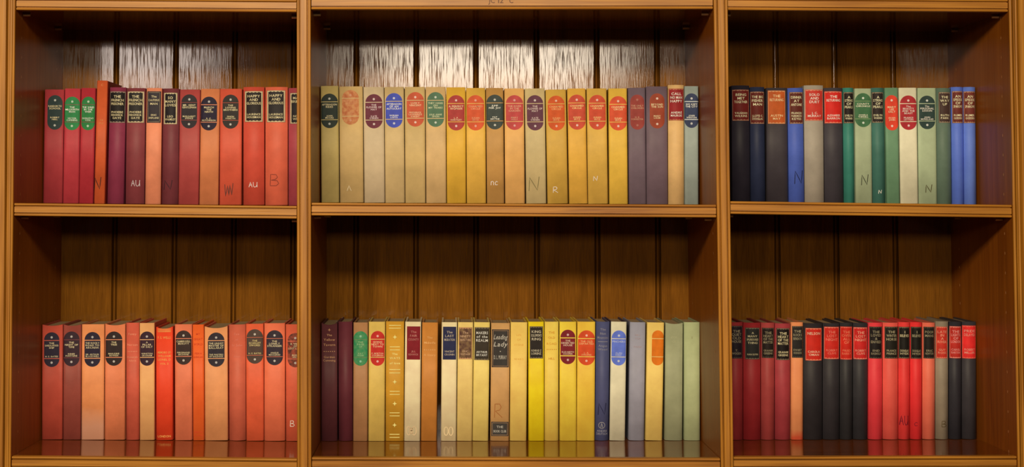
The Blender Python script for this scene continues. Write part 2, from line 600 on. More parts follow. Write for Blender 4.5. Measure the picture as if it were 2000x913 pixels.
def make_book(shelfkey, gain, set0, set1, rec, label):
    (rgb, spine, xb0, xb1, xt0, xt1, yt) = rec['b']
    fz, SX0, SX1 = SHELF[shelfkey]
    xm = 0.5 * (xb0 + xb1)
    t = max(0, min(1, (unp(xm, 600, 0.2)[0] - SX0) / (SX1 - SX0)))
    Y = lerp(set0, set1, t) + rec.get('dy', 0.0)
    zs = fz(unp(xm, 600, Y)[0])
    ypix = HOR + (CAM_Z - zs) * F / (CAM_D + Y)            # near enough for the ray below
    X0, X1 = unp(xb0, ypix, Y)[0], unp(xb1, ypix, Y)[0]
    T0, zt = unp(xt0, yt, Y)
    T1, _ = unp(xt1, yt, Y)
    Xb, Xt = 0.5 * (X0 + X1), 0.5 * (T0 + T1)
    wid = 0.5 * ((X1 - X0) + (T1 - T0)) * rec.get('fill', 0.975)
    tilt = math.atan2(Xt - Xb, zt - zs)
    slope = math.atan2(fz(SX1) - fz(SX0), SX1 - SX0)
    lift = wid / 2 * abs(math.sin(tilt + slope)) + 0.0002
    h = (zt - zs) / math.cos(tilt) - lift
    book = empty('book', (Xb, Y, zs + lift))
    book.rotation_euler = (0, tilt, 0)
    tag(book, label, 'book', rec['group'])
    D = 0.126 if 'D' not in rec else rec['D']
    hw = wid / 2
    bulge, pw = {'f': (0.0022, 9.0), 'r': (0.0062, 2.1), 'm': (0.0034, 3.6)}[spine]
    sp = lambda x: bulge * min(1.0, abs(x / hw)) ** pw
    cl = cloth(rgb, gain, rec.get('stain'))
    bd = cloth(rec.get('board', mixc(rgb, (20, 8, 4), 0.14)), gain)
    # spine shell
    n = 16
    th = 0.0018
    xs = [-hw + 2 * hw * (0.5 - 0.5 * math.cos(math.pi * i / n)) for i in range(n + 1)]
    dip = rec.get('dip', 0.0)
    V, Fc = [], []
    for z, s in ((0.0, 0), (h, -1)):
        for x in xs:
            k = 1 - (x / hw) ** 2
            V.append((x, sp(x), z + s * dip * k))
        for x in xs:
            k = 1 - (x / hw) ** 2
            V.append((x * 0.93, sp(x) + th, z + s * dip * k))
    # joint edges
    m = n + 1
    for i in range(n):
        a, b = i, i + 1
        Fc.append((a, b, 2 * m + b, 2 * m + a))
        Fc.append((m + b, m + a, 3 * m + a, 3 * m + b))
        Fc.append((2 * m + a, 2 * m + b, 3 * m + b, 3 * m + a))
        Fc.append((b, a, m + a, m + b))
    Fc.append((0, 2 * m, 3 * m, m))
    Fc.append((n, m + n, 3 * m + n, 2 * m + n))
    so = mesh('spine', V, Fc, cl, book)
    for i, p in enumerate(so.data.polygons):
        p.use_smooth = i < 4 * n and i % 4 == 0
    # boards with the joint hollow behind the spine
    jy = bulge
    for s in (-1, 1):
        pr = [(hw - 0.0002, jy), (hw - 0.0009, jy + 0.0030), (hw - 0.0008, jy + 0.0055), (hw, jy + 0.0078), (hw, D - 0.0008), (hw - 0.0008, D),
              (hw - 0.0022, D - 0.0004), (hw - 0.0026, D - 0.001), (hw - 0.0026, jy + 0.0018)]
        if s < 0:
            pr = [(-x, y) for x, y in reversed(pr)]
        v, f = prism(pr, 0.0, h - 0.0003, lambda p, z: (p[0], p[1], z))
        mesh('cover_board', v, f, bd, book)
    # page block, hollowed a little at head and tail
    v, f = box_data(-hw + 0.00275, hw - 0.00275, bulge + 0.0022, D - 0.004, 0.0028, h - 0.0032)
    mesh('page_block', v, f, pages_mat(), book)

    # ---- pixel to spine coordinates
    def bz(y):
        return (unp(xm, y, Y)[1] - zs - lift)

    def bxx(x, y):
        z = bz(y)
        return unp(x, y, Y)[0] - (Xb + (Xt - Xb) * z / (zt - zs))
    off = lambda d: (lambda x: sp(x) - d)
    tcol = rec.get('tc', GOLD)
    if rec.get('faint'):
        tcol = mixc(tcol, rec['lab'] if 'lab' in rec else rgb, rec['faint'])
    tmat = ink(tcol, gain, 0.38, 0.0, 'gilt_lettering')

    def block(lines, zc0, dz, cap, cx, maxw, it=0.0):
        out = []
        for i, s in enumerate(lines):
            out.append(text_data(s, cx, zc0 - i * dz, cap, maxw, off(0.00055), it))
        return out

    lt = rec.get('lt')
    host = book
    if lt:
        lx0, lx1, ly0, ly1 = rec['L']
        z1, z0 = bz(ly0), bz(ly1)
        ym = 0.5 * (ly0 + ly1)
        cx = bxx(0.5 * (lx0 + lx1), ym)
        lw = (lx1 - lx0) * (wid / 0.975) / (0.5 * ((xb1 - xb0) + (xt1 - xt0)))
        cx = max(-hw + lw / 2 + 0.0003, min(hw - lw / 2 - 0.0003, cx)) if lw < 2 * hw - 0.0006 else 0.0
        a, b = max(-hw + 0.0002, cx - lw / 2), min(hw - 0.0002, cx + lw / 2)
        H = z1 - z0
        if rec.get('worn'):
            lm = ink(rec['lab'], gain, 0.5, 0, 'worn_label_ink', rec['worn'], rgb)
        else:
            lm = ink(rec['lab'], gain, 0.55, 0, 'label_ink')
        title, author = [s.split('|') if s else [] for s in rec['T']]
        if lt == 'o':
            rr = (b - a) / 2
            mid = (a + b) / 2
            ry = min(rr, H / 2) * 1.02
            cap = lambda x: ry * math.sqrt(max(0.0, 1 - ((x - mid) / rr) ** 2))
            lab = mesh('title_label', *strip(a, b, lambda x: z0 + ry - cap(x), lambda x: z1 - ry + cap(x), off(0.00022), 22), lm, book)
            host = lab
            rc = rec.get('ru', mixc(rgb, (255, 240, 200), 0.12))
            rm = ink(rc, gain, 0.5, 0, 'label_rule')
            rt = rec.get('rw', 0.0011)
            for fr in (0.238, 0.757):
                zc = z1 - fr * H
                if rec.get('norule'):
                    continue
                e = 0.0004
                mesh('label_rule', *strip(max(a - e, -hw), min(b + e, hw), lambda x: zc - rt / 2, lambda x: zc + rt / 2, off(0.00040), 10), rm, lab)
            dm = ink(rec.get('dot', mixc(PALE, rec['lab'], 0.25 + (rec.get('faint') or 0) * 0.6)), gain, 0.4, 0, 'label_ornament')
            for fr in (0.148, 0.875):
                zc = z1 - fr * H
                R = 0.0021
                pts = [((R if q % 2 else R * 0.78) * math.cos(q * math.pi / 6), (R if q % 2 else R * 0.78) * math.sin(q * math.pi / 6)) for q in range(12)]
                mesh('label_ornament', [(mid + p, off(0.0005)(mid + p), zc + q) for p, q in pts], [tuple(range(12))], dm, lab)
            cx = mid
            cp = 0.0585 * H * 0.86
            tl = block(title, z1 - rec.get('t0', 0.318) * H, 0.066 * H, cp, cx, (b - a) * 0.88)
            na = len(author)
            tl += block(author, z1 - (0.70 - 0.054 * (na - 1)) * H, 0.056 * H, cp * 0.84, cx, (b - a) * 0.84)
        else:
            gold = rec.get('bc', (214, 186, 132) if rec.get('bs') == 'full' else mixc((210, 178, 124), rec['lab'], min(0.85, 0.42 + 0.7 * (rec.get('faint') or 0))))
            gm = ink(gold, gain, 0.36, 0.0, 'gilt_border')
            lab = mesh('title_label', *strip(a, b, lambda x: z0, lambda x: z1, off(0.00022), 14), lm, book)
            host = lab
            bs = rec.get('bs', 'thin')
            if bs:
                e = {'full': 0.0021, 'thin': 0.00055, 'line': 0.0007}[bs]
                ins = 0.0016 if bs == 'line' else 0.0004
                S = off(0.00042)
                a2, b2 = a + ins, b - ins
                bb = [strip(a2, a2 + e, lambda x: z0 + ins, lambda x: z1 - ins, S, 2), strip(b2 - e, b2, lambda x: z0 + ins, lambda x: z1 - ins, S, 2)]
                if bs == 'line':
                    bb += [strip(a2, b2, lambda x: z0 + ins, lambda x: z0 + ins + e, S, 10), strip(a2, b2, lambda x: z1 - ins - e, lambda x: z1 - ins, S, 10)]
                else:
                    amp = 0.0008
                    per = (b2 - a2) / 5.0
                    wob = lambda x: amp * abs(math.sin((x - a2) * math.pi / per))
                    e2 = 0.0017 if bs == 'full' else 0.0013
                    bb += [strip(a2, b2, lambda x: z0 + ins, lambda x: z0 + ins + e2 - amp + wob(x) * 1.6, S, 40), strip(a2, b2, lambda x: z1 - ins - e2 + amp - wob(x) * 1.6, lambda x: z1 - ins, S, 40)]
                mesh('label_border', *join(bb), gm, lab)
            cx = (a + b) / 2
            nt = len(title)
            dt = rec.get('dt', 0.115 if nt <= 3 else 0.105) * H
            cp = rec.get('cap', 0.078) * H
            tl = block(title, z1 - rec.get('t0', 0.165) * H, dt, cp, cx, (b - a) * rec.get('tw', 0.78), rec.get('it', 0))
            na = len(author)
            da = 0.092 * H
            tl += block(author, z1 - (rec.get('a1', 0.845)) * H + (na - 1) * da, da, cp * 0.82, cx, (b - a) * 0.74)
            if rec.get('bullet'):
                pts = [(0.0009 * math.cos(q * math.pi / 4), 0.0009 * math.sin(q * math.pi / 4)) for q in range(8)]
                zc = z1 - rec['bullet'] * H
                tl.append(([(cx + p, off(0.0005)(cx + p), zc + q) for p, q in pts], [tuple(range(8))]))
        if tl:
            tag(mesh('lettering', *join(tl), tmat, lab), kind='stuff')
    # ---- lettering straight on the cloth: (line, pixel y, cap in px)
    if rec.get('P'):
        pl = []
        for s, y, cp in rec['P']:
            if s == '-':
                ww = hw * cp
                zc = bz(y)
                pl.append(strip(-ww, ww, lambda x: zc - 0.0005, lambda x: zc + 0.0005, off(0.0004), 8))
            elif s == '*':
                zc = bz(y)
                R = cp * PXM
                pts = [((R if q % 2 else R * 0.35) * math.cos(q * math.pi / 4 + math.pi / 4), (R if q % 2 else R * 0.35) * math.sin(q * math.pi / 4 + math.pi / 4)) for q in range(8)]
                pl.append(([(p, off(0.0004)(p), zc + q) for p, q in pts], [tuple(range(8))]))
            elif s == '.':
                zc = bz(y)
                for q in range(6):
                    x = (q - 2.5) * hw * 0.26
                    pl.append(strip(x - 0.0007, x + 0.0007, lambda x: zc - 0.0007, lambda x: zc + 0.0007, off(0.0004), 2))
            else:
                pl.append(text_data(s, rec.get('px', 0) * hw, bz(y), cp * PXM, wid * 0.78, off(0.0004), rec.get('it', 0)))
        pc = rec.get('pc', tcol)
        tag(mesh('lettering', *join(pl), ink(pc, gain, 0.4, 0, 'spine_lettering'), book), kind='stuff')
    # ---- second label low on the spine
    if rec.get('L2'):
        x0, x1, y0, y1 = rec['L2']
        q0, q1 = bz(y1), bz(y0)
        a, b = bxx(x0, y0), bxx(x1, y0)
        a, b = max(a, -hw + 0.001), min(b, hw - 0.001)
        l2 = mesh('publisher_label', *strip(a, b, lambda x: q0, lambda x: q1, off(0.00022)), ink(rec['lab'], gain, 0.42, 0, 'label_ink'), book)
        S = off(0.0004)
        i, e = 0.0014, 0.0007
        bb = [strip(a + i, a + i + e, lambda x: q0 + i, lambda x: q1 - i, S, 2), strip(b - i - e, b - i, lambda x: q0 + i, lambda x: q1 - i, S, 2),
              strip(a + i, b - i, lambda x: q0 + i, lambda x: q0 + i + e, S, 6), strip(a + i, b - i, lambda x: q1 - i - e, lambda x: q1 - i, S, 6)]
        mesh('label_border', *join(bb), ink((150, 112, 74), gain, 0.4, 0, 'gilt_border'), l2)
        hh = q1 - q0
        tl = [text_data(s, (a + b) / 2, q1 - fr * hh, 0.16 * hh, (b - a) * 0.72, S) for s, fr in rec['T2']]
        tag(mesh('lettering', *join(tl), tmat, l2), kind='stuff')
    # ---- pen and chalk marks
    for ch, x, y, hp, wp, col in rec.get('mk', []):
        v, f = stroke_data(ch, bxx(x, y), bz(y), hp * PXM, wp * PXM, (0.0011 if hp > 14 else 0.0008), off(0.0005))
        mesh('handwritten_mark', v, f, ink(col, gain, 0.7, 0, 'pen_mark'), book)
    return book


INK, CHALK = (38, 28, 26), (232, 214, 190)
load_glyphs("ABCDEFGHIJKLMNOPQRSTUVWXYZabcdefghijklmnopqrstuvwxyz0123456789.'&,\u00c9")

# faint pencilled inventory mark on the top middle shelf edge, cut by the frame
_x, _z = unp(978, 1.0, YF)
tag(mesh('pencil_mark', *join([text_data('JC', _x - 0.014, _z, 0.0075, 0.010, lambda x: YF + 0.0003), text_data('12', _x, _z, 0.0075, 0.010, lambda x: YF + 0.0003),
                               text_data('C', _x + 0.016, _z, 0.0075, 0.006, lambda x: YF + 0.0003)]), ink((120, 84, 60), 1.0, 0.7, 0, 'pencil'), SHELF_OBJ[('top', 'AB')]), kind='stuff')
ROWS = []


def row(key, gain, s0, s1, where, group, books):
    ROWS.append((key, gain, s0, s1, where, group, books))


def bk(desc, rgb, spine, geo, lt=None, lab=None, L=None, T=('', ''), **kw):
    d = {'desc': desc, 'b': (rgb, spine) + tuple(geo), 'T': T}
    if lt:
        d.update(lt=lt, lab=lab, L=L)
    d.update(kw)
    return d


row(('mid', 'LA'), 1.05, 0.19, 0.196, 'upper shelf of left bay', 'red and orange books on the upper left shelf', [
    bk('crimson book with dark green oval label', (170, 55, 54), 'f', (83, 122.3, 87, 125.3, 175), 'o', (44, 58, 52), (92.7, 122, 186, 253.5), ('RANDOM TO|SCHOOL', 'ROBERT|NEILL'), norule=1),
    bk('crimson book with bright green oval label', (186, 56, 58), 'f', (122.3, 153, 125.3, 158, 173), 'o', (48, 128, 66), (127, 157, 189, 254.5), ('THE|MILLIONTH|MAN', 'VICTOR|CANNING'), ru=(120, 92, 70), tc=PALE),
    bk('crimson book with bright green oval label', (180, 46, 50), 'f', (153, 182, 158, 187, 172), 'o', (44, 122, 58), (161, 187, 189, 254.5), ('THE WIND|IN THE|WEIR', 'DOROTHY|COX'), ru=(120, 80, 60), tc=PALE),
    bk('tall plain orange book without label leaning', (206, 86, 40), 'f', (182, 205.5, 190, 209.6, 157.5), board=(150, 36, 26), P=[('C', 166, 4), ('VII', 235, 3.5), ('1921', 241, 3.5)], pc=(216, 128, 62), mk=[('N', 190.5, 359, 23, 13, INK)], dy=-0.002),
    bk('plum red book with black label', (140, 50, 66), 'r', (208, 240, 213, 246, 170.7), 'r', (40, 34, 30), (214, 245, 178.5, 240), ('THE|FRENCH|PRISONER', 'PHOEBE|FENWICK|GAYE'), bc=(170, 140, 110)),
    bk('brownish maroon book with gilt framed black label', (138, 60, 58), 'r', (243, 281.5, 246.5, 283, 172), 'r', (52, 46, 40), (247.8, 281, 178.5, 240), ('THE|FRENCH|PRISONER', 'PHOEBE|FENWICK|GAYE'), bs='full', mk=[('AU', 264.5, 358, 12, 16, (216, 196, 180))]),
    bk('salmon book with black label', (236, 138, 92), 'm', (283, 313, 285, 317, 172), 'r', (58, 50, 50), (287, 314, 178.5, 240), ('The|CAUTIOUS|MAN', 'ERIC|SHEPLAND'), bs='line', board=(158, 46, 38), cap=0.065),
    bk('dark maroon book with gilt framed black label', (122, 54, 54), 'r', (314.6, 347, 317, 350, 173), 'r', (44, 38, 36), (319, 346, 181, 243), ('SO|MANY|LOVES', 'LEO|WALMSLEY'), bs='full', mk=[('N', 328, 362, 18, 16, (60, 34, 36))]),
    bk('rose red book with black oval label', (178, 70, 60), 'f', (347.6, 388, 350.7, 391.5, 175), 'o', (50, 42, 42), (354, 385, 184.5, 251), ('MR. GENT|GENTLEMAN', 'MARGARET|SPENCE'), ru=(170, 80, 64), rw=0.0006),
    bk('apricot book with blue black oval label', (214, 122, 70), 'f', (388.7, 426.4, 391.5, 430, 173.7), 'o', (40, 32, 46), (392, 424, 189, 255), ('MARCH|THE|NINTH', 'R. C.|HUTCHINSON'), board=(168, 60, 48), ru=(226, 136, 90)),
    bk('orange red book with black oval label', (216, 86, 56), 'f', (427, 472.4, 430, 472, 173.7), 'o', (54, 46, 40), (434.6, 466, 185, 251.5), ('THE|LOVING|BROTHERS', 'SIMON|PARKYN'), ru=(206, 90, 60), rw=0.0006, mk=[('W', 447, 372, 23, 16, (92, 56, 46))]),
    bk('vermilion book with gilt framed black label', (208, 76, 52), 'r', (474, 516, 474, 516, 170), 'r', (50, 42, 36), (477.6, 513, 178, 238.4), ('HAPPY|AND|GLORIOUS', 'LAURENCE|HOUSMAN'), bs='full', mk=[('AU', 494, 361, 10, 16, CHALK)]),
    bk('light orange red book with gilt framed black label', (224, 100, 66), 'r', (517, 561.7, 517, 562, 170), 'r', (52, 46, 42), (520.7, 557, 176.5, 239), ('HAPPY|AND|GLORIOUS', 'LAURENCE|HOUSMAN'), bs='full', mk=[('B', 536, 352, 22, 17, (140, 62, 44))]),
    bk('pinkish red book half hidden by upright', (182, 72, 74), 'r', (562.5, 598, 562.5, 598, 172), 'r', (50, 44, 40), (566, 595, 181.5, 242), ('MAN|BRIDGE', 'NOEL|WEST'), bs='full'),
])
row(('mid', 'AB'), 1.0, 0.182, 0.170, 'upper shelf of middle bay', 'buff and yellow books on the upper middle shelf', [
    bk('olive buff book with dark green oval label', (196, 166, 92), 'f', (627, 663, 626, 661, 168), 'o', (46, 54, 44), (627, 660, 183, 250.5), ('AFTERNOON|RIDES', 'JOHN|MOORE')),
    bk('wide buff book with worn orange oval label', (202, 162, 96), 'f', (663.5, 710.6, 661.5, 709, 169), 'o', (194, 102, 54), (668, 701, 176, 243.6), ('THE WELL|SPRING', 'ANNE|LEE'), worn=0.5, faint=0.7, mk=[('^', 682, 368, 10, 8, (224, 200, 150))]),
    bk('grey buff book with maroon oval label', (204, 174, 126), 'f', (711, 752, 709, 750, 170), 'o', (108, 46, 54), (713.6, 747, 184, 251), ('THE|FLOWER OF|MAY', "KATE|O'BRIEN"), tc=(226, 196, 178)),
    bk('buff book with blue oval label', (204, 168, 106), 'f', (752, 791, 750, 789.4, 170), 'o', (70, 80, 160), (753, 786, 182, 249.6), ('AFTERNOON|OF AN|AUTOCRAT', 'NORAH|LOFTS'), tc=PALE),
    bk('buff book with orange red oval label', (206, 168, 100), 'f', (791.6, 831, 789.4, 831, 170), 'o', (200, 86, 52), (794.4, 828, 180, 247.5), ('LUSKY|VINCENT', 'FREDERICK|LAWRENCE|KNIGHT'), tc=(236, 196, 140)),
    bk('peach buff book with green oval label', (212, 168, 104), 'f', (831, 873, 831.5, 870, 170), 'o', (86, 114, 80), (834.4, 867, 180, 248), ('THEY HANG|ON|MY TEARS', 'JULIE ANNE|SIMON'), tc=(214, 206, 150)),
    bk('golden yellow book with dark red oval label', (222, 166, 52), 'f', (872.6, 910.6, 870.7, 910, 170.7), 'o', (174, 60, 52), (874.4, 907.4, 186, 255), ('A PERFECT|WOMAN', 'L. P.|HARTLEY'), tc=(240, 206, 150)),
    bk('golden yellow book with orange oval label', (224, 168, 64), 'f', (911, 950, 910, 948, 172), 'o', (214, 86, 46), (912, 945.7, 186, 255), ('CHARMED|CIRCLE', 'SUSAN|ERTZ'), faint=0.4),
    bk('ochre book with slate black oval label', (192, 138, 68), 'f', (951, 985, 948, 984, 172), 'o', (64, 70, 60), (950, 983, 185, 253), ('JUMP|FOR JOY', 'PAT|SMYTHE'), tc=PALE, dy=0.003, mk=[('nc', 966, 357, 10, 14, CHALK)]),
    bk('peach yellow book with rose red oval label', (230, 168, 88), 'f', (986, 1026, 985, 1023.5, 173), 'o', (194, 72, 64), (987.8, 1022, 186, 254), ('THE RIVER|IN THE|GARDEN', 'MARY|HOLT'), faint=0.35),
    bk('pale greyish buff book with maroon oval label', (204, 174, 112), 'f', (1027, 1068, 1024.7, 1064, 173), 'o', (102, 56, 64), (1029, 1061, 186, 255), ('THE|FLOWER OF|MAY', "KATE|O'BRIEN"), tc=(226, 196, 170), mk=[('N', 1043, 360, 26, 20, (120, 104, 60))]),
    bk('dull yellow book with orange oval label', (208, 158, 62), 'f', (1069, 1110, 1065, 1106, 175), 'o', (210, 86, 36), (1070, 1103, 187, 255), ('CHARMED|CIRCLE', 'SUSAN|ERTZ'), tc=(240, 196, 120), faint=0.2, mk=[('R', 1085, 371, 11, 9, CHALK)]),
    bk('bright yellow book with red oval label', (228, 168, 62), 'f', (1112, 1147.8, 1107, 1144.5, 173), 'o', (202, 76, 50), (1110, 1143.7, 185, 253.5), ('CHARMED|CIRCLE', 'SUSAN|ERTZ'), tc=(244, 200, 120)),
    bk('mustard yellow book with red oval label', (220, 168, 68), 'f', (1148.5, 1188, 1145, 1185.4, 173), 'o', (206, 76, 46), (1150, 1183, 185.5, 253.5), ('CHARMED|CIRCLE', 'SUSAN|ERTZ'), tc=(244, 200, 120), mk=[('N', 1163, 349, 9, 8, CHALK)]),
    bk('clean yellow book with red oval label beside purple book', (230, 178, 62), 'f', (1190, 1227, 1188, 1225, 173), 'o', (216, 82, 46), (1190.6, 1225, 188, 255), ('CHARMED|CIRCLE', 'SUSAN|ERTZ'), tc=(244, 210, 140)),
    bk('purple grey book with faded red oval label', (114, 92, 92), 'f', (1228.6, 1262.6, 1226, 1261, 171.6), 'o', (152, 62, 50), (1231, 1258.5, 185, 253.5), ('THE ONLY|CHILDREN', 'H. E.|FORRESTER'), faint=0.45, norule=1, dot=(170, 100, 80)),
    bk('wide purple grey book with rust oval label', (112, 88, 88), 'm', (1262.8, 1305, 1261.4, 1304, 169), 'o', (156, 66, 40), (1269, 1298, 182.5, 251), ('BEYOND|THE SUN', 'MARY|LOUIS'), norule=1),
    bk('pale tan book with dark red label', (224, 174, 104), 'r', (1306, 1337, 1304.6, 1337, 166), 'r', (152, 42, 40), (1306.5, 1336, 173, 235.5), ('CALL|NO MAN|HAPPY', 'ANDR\u00c9|MAUROIS'), bc=(190, 110, 70), board=(190, 130, 70), tc=PALE),
    bk('grey green book with navy oval label', (150, 154, 132), 'f', (1337.0, 1364.8, 1336.8, 1364.4, 168.5), 'o', (56, 62, 80), (1338.5, 1369, 182.5, 250), ('WE KEPT|THE CITY', 'JOHN|WINTON'), tc=PALE, rw=0.0015, ru=(200, 196, 176)),
])
row(('mid', 'BR'), 0.77, 0.186, 0.170, 'upper shelf of right bay', 'dark, green and blue books on the upper right shelf', [
    bk('black book with oxblood label', (40, 34, 38), 'r', (1430.7, 1467, 1429.5, 1464.5, 167), 'r', (106, 32, 26), (1431, 1464, 175, 236), ('BEING|MET|TOGETHER', 'VAUGHAN|WILKINS')),
    bk('blue black book with brown red label', (38, 42, 58), 'r', (1467.5, 1496, 1464.8, 1494.5, 170), 'r', (98, 38, 28), (1466, 1493.6, 179, 242), ('THE BIG|FISHER|MAN', 'LLOYD C.|DOUGLAS')),
    bk('wide black book with orange brown label', (54, 46, 45), 'm', (1497, 1541, 1498, 1537, 171.6), 'r', (172, 76, 28), (1500, 1534, 177, 242), ('THE|RETURNING', 'AUSTIN|MAY'), bs='thin', tc=(226, 180, 120)),
    bk('navy blue book with brown red label', (68, 84, 144), 'r', (1541.8, 1572.5, 1538.5, 1570, 172), 'r', (88, 38, 28), (1542.5, 1569.5, 180, 242), ('DINNER|AT|ANTOINE', 'FRANCES|PARKINSON|KEYES'), mk=[('N', 1560, 347, 25, 16, (24, 24, 42))]),
    bk('stone grey book with red label', (150, 134, 108), 'r', (1573, 1611, 1570.5, 1609.6, 166.7), 'r', (186, 52, 38), (1573.5, 1608.5, 175, 236), ('SOLO|AND|DUET', 'J. C.|MURRAY'), tc=PALE),
    bk('charcoal book with bright red label', (58, 51, 50), 'r', (1611.4, 1649.3, 1609.8, 1646.3, 171.6), 'r', (198, 38, 28), (1611.5, 1645.5, 178.5, 241), ('THE|RETURNING', 'ALEXANDER|BARRON'), tc=PALE),
    bk('narrow teal green book with black label', (54, 114, 90), 'r', (1649.7, 1671, 1646.7, 1668.5, 171.6), 'r', (40, 31, 26), (1649.5, 1669, 180, 241), ('A|STRING|OF|PEARLS', 'EVELYN|WARNER')),
    bk('sage green book with dark green oval label', (154, 158, 114), 'f', (1671.2, 1704.5, 1668.8, 1702.4, 173), 'o', (62, 98, 58), (1670, 1701.5, 182, 248.4), ('COUNTY|CHRONICLE', 'ANGELA|THIRKELL'), ru=(150, 160, 100), rw=0.0006, tc=(224, 222, 160), mk=[('N', 1689, 352, 20, 13, (52, 50, 34))]),
    bk('dark green book with black label', (60, 98, 78), 'r', (1705, 1731.5, 1702.6, 1727.5, 171.6), 'r', (48, 38, 32), (1704, 1726.5, 180, 240), ('A|STRING|OF|PEARLS', 'EVELYN|WARNER'), mk=[('N', 1719, 375, 7, 6, CHALK)]),
    bk('leaf green book with scarlet oval label', (98, 128, 88), 'f', (1731.8, 1758.5, 1727.8, 1754, 171.6), 'o', (208, 62, 38), (1730.5, 1756, 186, 255), ('MARY|LEE|SALT', 'EVAN|JOHN'), norule=1, t0=0.34),
    bk('cream book with dark red oval label', (208, 194, 148), 'f', (1759, 1794, 1754.8, 1791.2, 171.6), 'o', (162, 42, 42), (1758, 1790.5, 186.6, 254), ('The|BEAUTY|AND THE|BEAST', 'FRANCIS|LETTON'), tc=PALE),
    bk('pale sage book with dark green oval label', (158, 164, 118), 'f', (1794.3, 1831, 1791.6, 1828.8, 172), 'o', (46, 60, 50), (1795, 1826.4, 187, 252.5), ('The|PERSONAL|LESSON', 'JOHN|MORELAND'), tc=PALE, mk=[('N', 1814, 369, 15, 12, (72, 60, 30))]),
    bk('greyish olive book with brown label', (88, 102, 78), 'r', (1831.3, 1861, 1829.4, 1858, 172), 'r', (68, 48, 38), (1834, 1857.5, 180, 240), ('THE|WAY|UP', 'RUTH|PARK')),
    bk('cornflower blue book with brown label', (94, 116, 192), 'r', (1861.3, 1885.4, 1858.8, 1882.5, 170), 'r', (102, 44, 34), (1861, 1882, 178, 240.6), ('AN|EPISODE|OF|SPARROWS', 'RUMER|GODDEN')),
    bk('cornflower blue book with brown label at row end', (104, 126, 194), 'r', (1885.2, 1909, 1882.6, 1907, 170), 'r', (108, 48, 36), (1886.5, 1911, 178.5, 240.6), ('AN|EPISODE|OF|SPARROWS', 'RUMER|GODDEN')),
])
